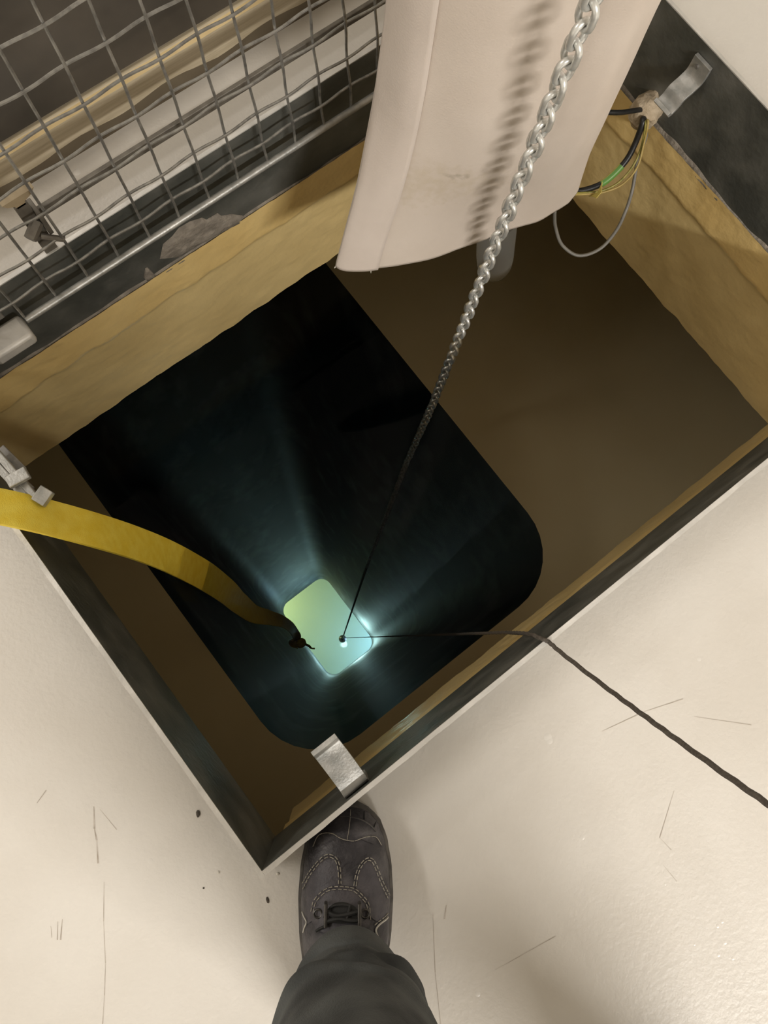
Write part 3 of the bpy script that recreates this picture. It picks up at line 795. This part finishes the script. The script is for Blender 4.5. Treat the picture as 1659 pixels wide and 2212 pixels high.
# sole
mb = MB(); out = []
us = [i * .302 / 40 for i in range(41)]
rg = []
for z, gx in ((0.0, -.002), (.010, .0035), (.024, .0035), (.029, .000)):
    ring = [BT + AD * (u if 0 < i < 40 else u + (-.003 if i == 0 else .003) * (gx / .0035 if gx > 0 else 0)) + SD * (interp(WL, u) + gx) + Vector((0, 0, FZ + z)) for i, u in enumerate(us)]
    ring += [BT + AD * u - SD * (interp(WL, u) + gx) + Vector((0, 0, FZ + z)) for u in us[::-1]]
    rg.append(ring)
rg = [[Vector((p.x, min(p.y, -.0077), p.z)) for p in r] for r in rg]
mb.loft(rg); mb.build('sole', M['rubber'], boot, angle=50)
# upper
mb = MB()
def up(u, v):
    uu = .002 + .2985 * u; w = interp(WL, uu); s_ = math.sin((v - .5) * PI); return bp(uu, w * s_ * .998)
mb.grid(up, 90, 36); mb.build('upper', M['leather'], boot, angle=80)
# px -> boot surface
def on_boot(px, py, extra=0.0):
    z = FZ + .05
    for _ in range(14):
        p = at(px, py, z); r = p - BT; u = r.dot(AD); v = r.dot(SD); u = min(.30, max(.001, u))
        w = interp(WL, u); v = max(-w * .985, min(w * .985, v)); z = .5 * z + .5 * (bz(u, v) + extra)
    return u, v
def patch(name, outer, m, extra, rings_=7):
    uv = [on_boot(*p) for p in outer]
    uv2 = spline([(u, v, 0) for u, v in uv + [uv[0]]], 5)[:-1]
    cu = sum(q.x for q in uv2) / len(uv2); cv = sum(q.y for q in uv2) / len(uv2)
    rg = []
    for k in range(rings_):
        t = 1 - k / (rings_ - .4)
        rg.append([bp(cu + (q.x - cu) * t, cv + (q.y - cv) * t, extra if k else -.001) if k != 1 else bp(cu + (q.x - cu) * .985, cv + (q.y - cv) * .985, extra) for q in uv2])
    mb = MB(); mb.loft(rg, caps=False); mb.add(rg[-1], [tuple(range(len(uv2)))]); return mb.build(name, m, boot, angle=75)
def stitch(pxs, extra=.0026, off=0.0, dash=.0042, gap=.0016, r=.00062, name='stitching', m=None):
    uv = [on_boot(*p) for p in pxs]; sp = spline([(u, v, 0) for u, v in uv], 12)
    pts = []
    for i, q in enumerate(sp):
        t = sp[min(i + 1, len(sp) - 1)] - sp[max(i - 1, 0)]; t.normalize(); nn_ = Vector((-t.y, t.x, 0))
        w = interp(WL, max(.001, q.x + nn_.x * off)); pts.append(bp(max(.001, q.x + nn_.x * off), max(-w, min(w, q.y + nn_.y * off)), extra))
    mb = MB()
    d = 0; seg = [pts[0]]; draw = True
    for a, b in zip(pts, pts[1:]):
        l = (b - a).length; n = max(1, int(l / .0008))
        for k in range(1, n + 1):
            p = a.lerp(b, k / n); d += l / n
            if draw: seg.append(p)
            if draw and d > dash:
                if len(seg) > 1: mb.tube(seg[::2] + ([seg[-1]] if len(seg) % 2 == 0 else []), r, 5)
                seg = []; draw = False; d = 0
            elif not draw and d > gap: draw = True; d = 0; seg = [p]
    if len(seg) > 2: mb.tube(seg, r, 5)
    return mb.build(name, m or M['stitch'], boot)
LARCH = [(652, 1915), (668, 1888), (689, 1861), (707, 1848), (724, 1854), (732, 1875), (734, 1908)]
RARCH = [(767, 1913), (771, 1890), (778, 1872), (791, 1857), (803, 1857), (812, 1872), (823, 1901), (840, 1937)]
patch('quarter_panel', LARCH + [(728, 1935), (690, 1975), (655, 1990)], M['leather2'], .0018)
patch('quarter_panel', RARCH + [(838, 1965), (815, 1990), (785, 1960)], M['leather2'], .0018)
TONG = [(673, 1990), (671, 1966), (678, 1941), (700, 1919), (725, 1912), (762, 1915), (783, 1930), (798, 1951), (801, 1984)]
patch('vamp_panel', TONG + [(790, 2005), (740, 2015), (690, 2010)], M['leather2'], .0036)
for off in (-.0012, .0016):
    stitch(LARCH, .0024, off); stitch(RARCH, .0024, off)
    stitch(TONG[1:], .0042, -.0022 + off)
TOE = [(676, 1828), (686, 1806), (700, 1799), (718, 1800), (733, 1809), (747, 1814), (765, 1816), (780, 1811), (794, 1807), (813, 1808), (826, 1828)]
patch('toe_cap', TOE + [(822, 1795), (800, 1764), (770, 1748), (745, 1746), (715, 1760), (690, 1788)], M['leather'], .0012)
stitch(TOE, .0016, 0, .02, .0, .0005, 'toe_seam')
stitch([(757, 1748), (756, 1770), (753, 1795), (750, 1813)], .0018, 0, .05, 0, .0004, 'toe_crease')
stitch([(735, 1763), (757, 1764), (780, 1770), (800, 1782), (815, 1798)], .0016, 0, .05, 0, .0009, 'toe_bumper_edge', M['rubber'])
for pts in ([(787, 1752), (787, 1769)], [(812, 1775), (808, 1786)]): stitch(pts, .0018, 0, .05, 0, .0006, 'toe_crease', M['lace'])
stitch([(653, 1969), (657, 1980), (662, 1991), (658, 2002), (655, 2013)], .002, 0, .05, 0, .0011, 'side_piping', M['piping'])
stitch([(838, 1980), (822, 1994), (812, 2008), (818, 2026)], .002, 0, .05, 0, .0011, 'side_piping', M['piping'])
stitch([(838, 1972), (820, 1988), (806, 2000)], .002, 0)
# lace hooks and lace
def ring_at(px, py, r, rt, m, name, extra=.005):
    u, v = on_boot(px, py); c = bp(u, v, extra); mb = MB()
    mb.tube([c + (AD * math.cos(t) + SD * math.sin(t)) * r for t in [2 * PI * k / 16 for k in range(16)]], rt, 7, closed=True)
    return mb.build(name, m, boot)
for x in (687, 789): ring_at(x, 1971, .0046, .0014, M['hook'], 'eyelet')
for x0, dx in ((704, -1), (776, 1)):
    u, v = on_boot(x0, 1971); mb = MB(); c = bp(u, v, .005)
    mb.tube([c + AD * a + Vector((0, 0, b)) for a, b in ((-.012, 0), (-.012, .007), (.012, .008), (.012, 0))], .0022, 8); mb.build('lace_hook', M['hook'], boot)
patch('lace_pad', [(714, 1965), (718, 1952), (735, 1946), (755, 1950), (770, 1960), (768, 1982), (740, 1992), (712, 1986)], M['lace'], .0065)
def lace(pxs, extra, r=.0019):
    pts = [bp(*on_boot(x, y), extra) for x, y in pxs]; mb = MB(); mb.tube(spline(pts, 8), r, 8); return mb.build('lace', M['lace'], boot)
lace([(700, 1978), (715, 1955), (735, 1950), (756, 1951)], .009, .0014); lace([(756, 1950), (752, 1966), (748, 1982)], .010, .0016)
lace([(703, 1962), (725, 1973), (750, 1970), (777, 1963)], .0095, .0028); lace([(705, 1985), (730, 1980), (760, 1984), (778, 1982)], .0095, .0028)
lace([(706, 1980), (704, 1995), (690, 2003), (683, 2008)], .006, .0016)
# trousers: one leg, hem over the boot, knee, thigh; other leg behind and out of view
def leg(hip, knee, ankle, hem_c, name):
    pass
def trouser_rings():
    R = []
    # (centre offset along AD from toe, z, half-width across, half-depth along, forward tilt of ring)
    st = [(.205, FZ + .094, .0580, .078, .030), (.205, FZ + .098, .0605, .080, .031), (.2055, FZ + .110, .0635, .0815, .029), (.206, FZ + .128, .066, .083, .026), (.208, FZ + .148, .071, .086, .020), (.209, FZ + .170, .077, .090, .014), (.2095, FZ + .190, .0835, .0935, .010),
          (.210, FZ + .204, .081, .0885, .006), (.211, FZ + .214, .086, .0935, .004), (.210, FZ + .245, .089, .0945, .003), (.209, FZ + .28, .092, .095, 0), (.203, FZ + .36, .090, .095, 0), (.20, FZ + .46, .088, .096, 0), (.215, FZ + .54, .092, .1, 0), (.27, FZ + .66, .098, .108, 0), (.345, FZ + .80, .100, .105, 0), (.385, FZ + .92, .10, .10, 0)]
    n = 72
    A = spline([(u, z, a) for u, z, a, b, tl in st], 6); B = spline([(b, tl, 0) for u, z, a, b, tl in st], 6)
    for (u, z, a), (b, tl, _) in zip(A, B):
        ring = []; h = z - FZ; g = min(1, max(0, (h - .098) / .03))
        for k in range(n):
            t = 2 * PI * k / n
            ca, sa = math.cos(t), math.sin(t)
            f = 1 + (.05 * nz(ca * 1.6, sa * 1.6, z * 11, 1.0) + .03 * nz(ca * 4, sa * 4, z * 22, 1.0)) * g
            z1 = .198 - .030 * sa - .018 * sa * sa; z2 = .232 + .035 * sa; z3 = .150 + .030 * sa
            fo = -.0085 * math.exp(-((h - z1) / .0050) ** 2) + .0050 * math.exp(-((h - z1 - .012) / .008) ** 2)
            fo += -.0060 * math.exp(-((h - z2) / .006) ** 2) * max(0, .6 + sa) + .004 * math.exp(-((h - z2 - .013) / .008) ** 2)
            fo += -.0035 * math.exp(-((h - z3) / .005) ** 2) * max(0, .5 - sa)
            fo *= (.4 + .6 * max(0, ca)) * 1.5
            w_ = min(1, max(0, (h - .115) / .05)); p = BT + AD * (u - (b * f + fo) * ca - .010 * max(0, ca) * (1 - w_)) + SD * ((a * f * (1 - .065 * w_) + fo) * sa + .004 + .006 * w_ + .14 * min(1, max(0, (h - .42) / .42)))
            ring.append(Vector((p.x, p.y, z + tl * ca + .008 * nz(ca, sa, z * 7, 2) * g)))
        R.append(ring)
    return R
mb = MB(); trr = trouser_rings(); mb.loft(trr, caps=False); mb.add(trr[-1], [tuple(range(len(trr[-1])))]); tr = mb.build('trousers', M['trousers'], person, angle=85)
ss_ = tr.modifiers.new('sub', 'SUBSURF'); ss_.levels = 1; ss_.render_levels = 1
so = tr.modifiers.new('thick', 'SOLIDIFY'); so.thickness = .0025; so.offset = -1

def other_leg():
    st = [((.175, -.640), FZ + .09, .068, .075), ((.175, -.640), FZ + .16, .085, .09), ((.172, -.625), FZ + .30, .088, .094), ((.170, -.60), FZ + .46, .088, .095), ((.168, -.56), FZ + .60, .095, .1), ((.165, -.50), FZ + .78, .10, .112), ((.155, -.46), FZ + .92, .115, .12)]
    return [[Vector((c[0] + a * math.cos(2 * PI * k / 32), c[1] + b * math.sin(2 * PI * k / 32), z)) for k in range(32)] for c, z, a, b in st]
mb = MB(); mb.loft(other_leg()); t2 = mb.build('trousers', M['trousers'], person, angle=85); t2['label'] = 'far trouser leg of the standing person'
mb = MB(); mb.loft([[Vector((.18 + a * math.sin(2 * PI * k / 28), -.60 + .150 * b * math.cos(2 * PI * k / 28) + dy, z)) for k in range(28)] for a, b, dy, z in ((.05, .98, 0, FZ), (.054, 1, 0, FZ + .02), (.052, .98, 0, FZ + .04), (.046, .8, -.02, FZ + .07), (.044, .5, -.04, FZ + .11))]); mb.build('boot', M['leather'], person, angle=60)
hr = trouser_rings(); cc_ = sum(hr[8], Vector()) / len(hr[8])
mb = MB(); mb.tube([p + (p - cc_).normalized() * .0006 for p in hr[9]], .0009, 6, closed=True); mb.build('hem_seam', M['hook'], person)
# jacket and head of the same person, out of the frame above and behind the camera
def ering(c, a, b, z, n=32, e=1.0):
    return [Vector((c[0] + a * math.copysign(abs(math.cos(2 * PI * k / n)) ** e, math.cos(2 * PI * k / n)), c[1] + b * math.copysign(abs(math.sin(2 * PI * k / n)) ** e, math.sin(2 * PI * k / n)), z)) for k in range(n)]
mb = MB()
mb.loft([ering((.08, -.45), .165, .115, .72), ering((.08, -.44), .172, .125, .80), ering((.08, -.42), .165, .12, .95), ering((.07, -.37), .172, .125, 1.12), ering((.07, -.36), .185, .12, 1.28), ering((.07, -.35), .165, .10, 1.38), ering((.07, -.34), .075, .075, 1.43), ering((.07, -.33), .062, .062, 1.46)], caps=True)
jk = mb.build('jacket', M['jacket'], person, angle=85); jk.modifiers.new('sub', 'SUBSURF').render_levels = 2
# ------------------------------------------------------------------ grit on the floor
def grit(px, py, r, m, label, sx=1.0, rot=0.0):
    c = at(px, py, FZ); mb = MB(); rr = []
    for i in range(7):
        ph = PI * i / 6
        rr.append([Vector((c.x, c.y, FZ + r * .42)) + Matrix.Rotation(rot, 3, 'Z') @ Vector((r * sx * math.sin(ph) * math.cos(2 * PI * k / 10), r * math.sin(ph) * math.sin(2 * PI * k / 10), r * .5 * math.cos(ph))) * (1 + .3 * nz(i, k % 10, px, .9)) for k in range(10)])
    mb.loft(rr); o = mb.build('grit', M[m], smooth=True); tag(o, label, 'grit'); return o
grit(428, 1757, .0026, 'dark_grit', 'dark elongated grit speck on the floor left of the hatch corner', 1.7, .9)
grit(440, 1918, .0012, 'dark_grit', 'tiny black speck on the floor below the hatch corner')
grit(578, 1944, .0018, 'dark_grit', 'dark sliver on the floor beside the boot', 2.2, 1.1)
grit(600, 1887, .0020, 'pale_grit', 'pale crumb on the floor right of the hatch corner')
grit(472, 1884, .0017, 'pale_grit', 'pale crumb on the floor left of the hatch corner')

# ------------------------------------------------------------------ light
def area(name, loc, to, sx, sy, power, col):
    l = bpy.data.lights.new(name, 'AREA'); l.shape = 'RECTANGLE'; l.size = sx; l.size_y = sy; l.energy = power; l.color = col
    o = bpy.data.objects.new(name, l); COL.objects.link(o); o.location = loc
    d = (Vector(to) - Vector(loc)).normalized(); o.rotation_euler = d.to_track_quat('-Z', 'Y').to_euler(); return o
W = (1.0, .965, .915)
area('offscreen_tube', (.15, -3.2, 2.6), (.3, .3, 0), 1.7, .12, 132, W)
area('offscreen_tube', (-1.7, 1.9, 2.6), (-.1, .7, 0), 1.6, .12, 32, W)
area('offscreen_tube', (.2, 3.7, 2.6), (.4, .2, 0), 1.4, .14, 16, W)  # added fill, no known fixture: brightens the plates that face the far side
def glow(loc, e, col, r):
    l = bpy.data.lights.new('underwater_glow', 'POINT'); l.energy = e; l.color = col; l.shadow_soft_size = r
    o = bpy.data.objects.new('underwater_glow', l); COL.objects.link(o); o.location = loc
glow((1.05, -.12, -12.75), 122, (.26, .52, 1.0), .1)
glow((-.2, 1.75, -12.6), 62, (.90, 1.0, .52), .1)
glow(lamp_p + Vector((.03, -.02, -.16)), 80, (.56, .90, .95), .06)
w = bpy.data.worlds.new('world'); S.world = w; w.use_nodes = True
w.node_tree.nodes['Background'].inputs[0].default_value = (.95, .88, .76, 1); w.node_tree.nodes['Background'].inputs[1].default_value = .08

# ------------------------------------------------------------------ render settings that belong to the scene
S.view_settings.view_transform = 'Standard'; S.view_settings.look = 'None'; S.view_settings.gamma = 1.0
S.view_settings.use_curve_mapping = False
S.view_settings.exposure = -0.04
S.cycles.use_denoising = True
S.cycles.max_bounces = 8; S.cycles.diffuse_bounces = 5; S.cycles.glossy_bounces = 4; S.cycles.transparent_max_bounces = 12
S.cycles.caustics_reflective = False; S.cycles.caustics_refractive = False
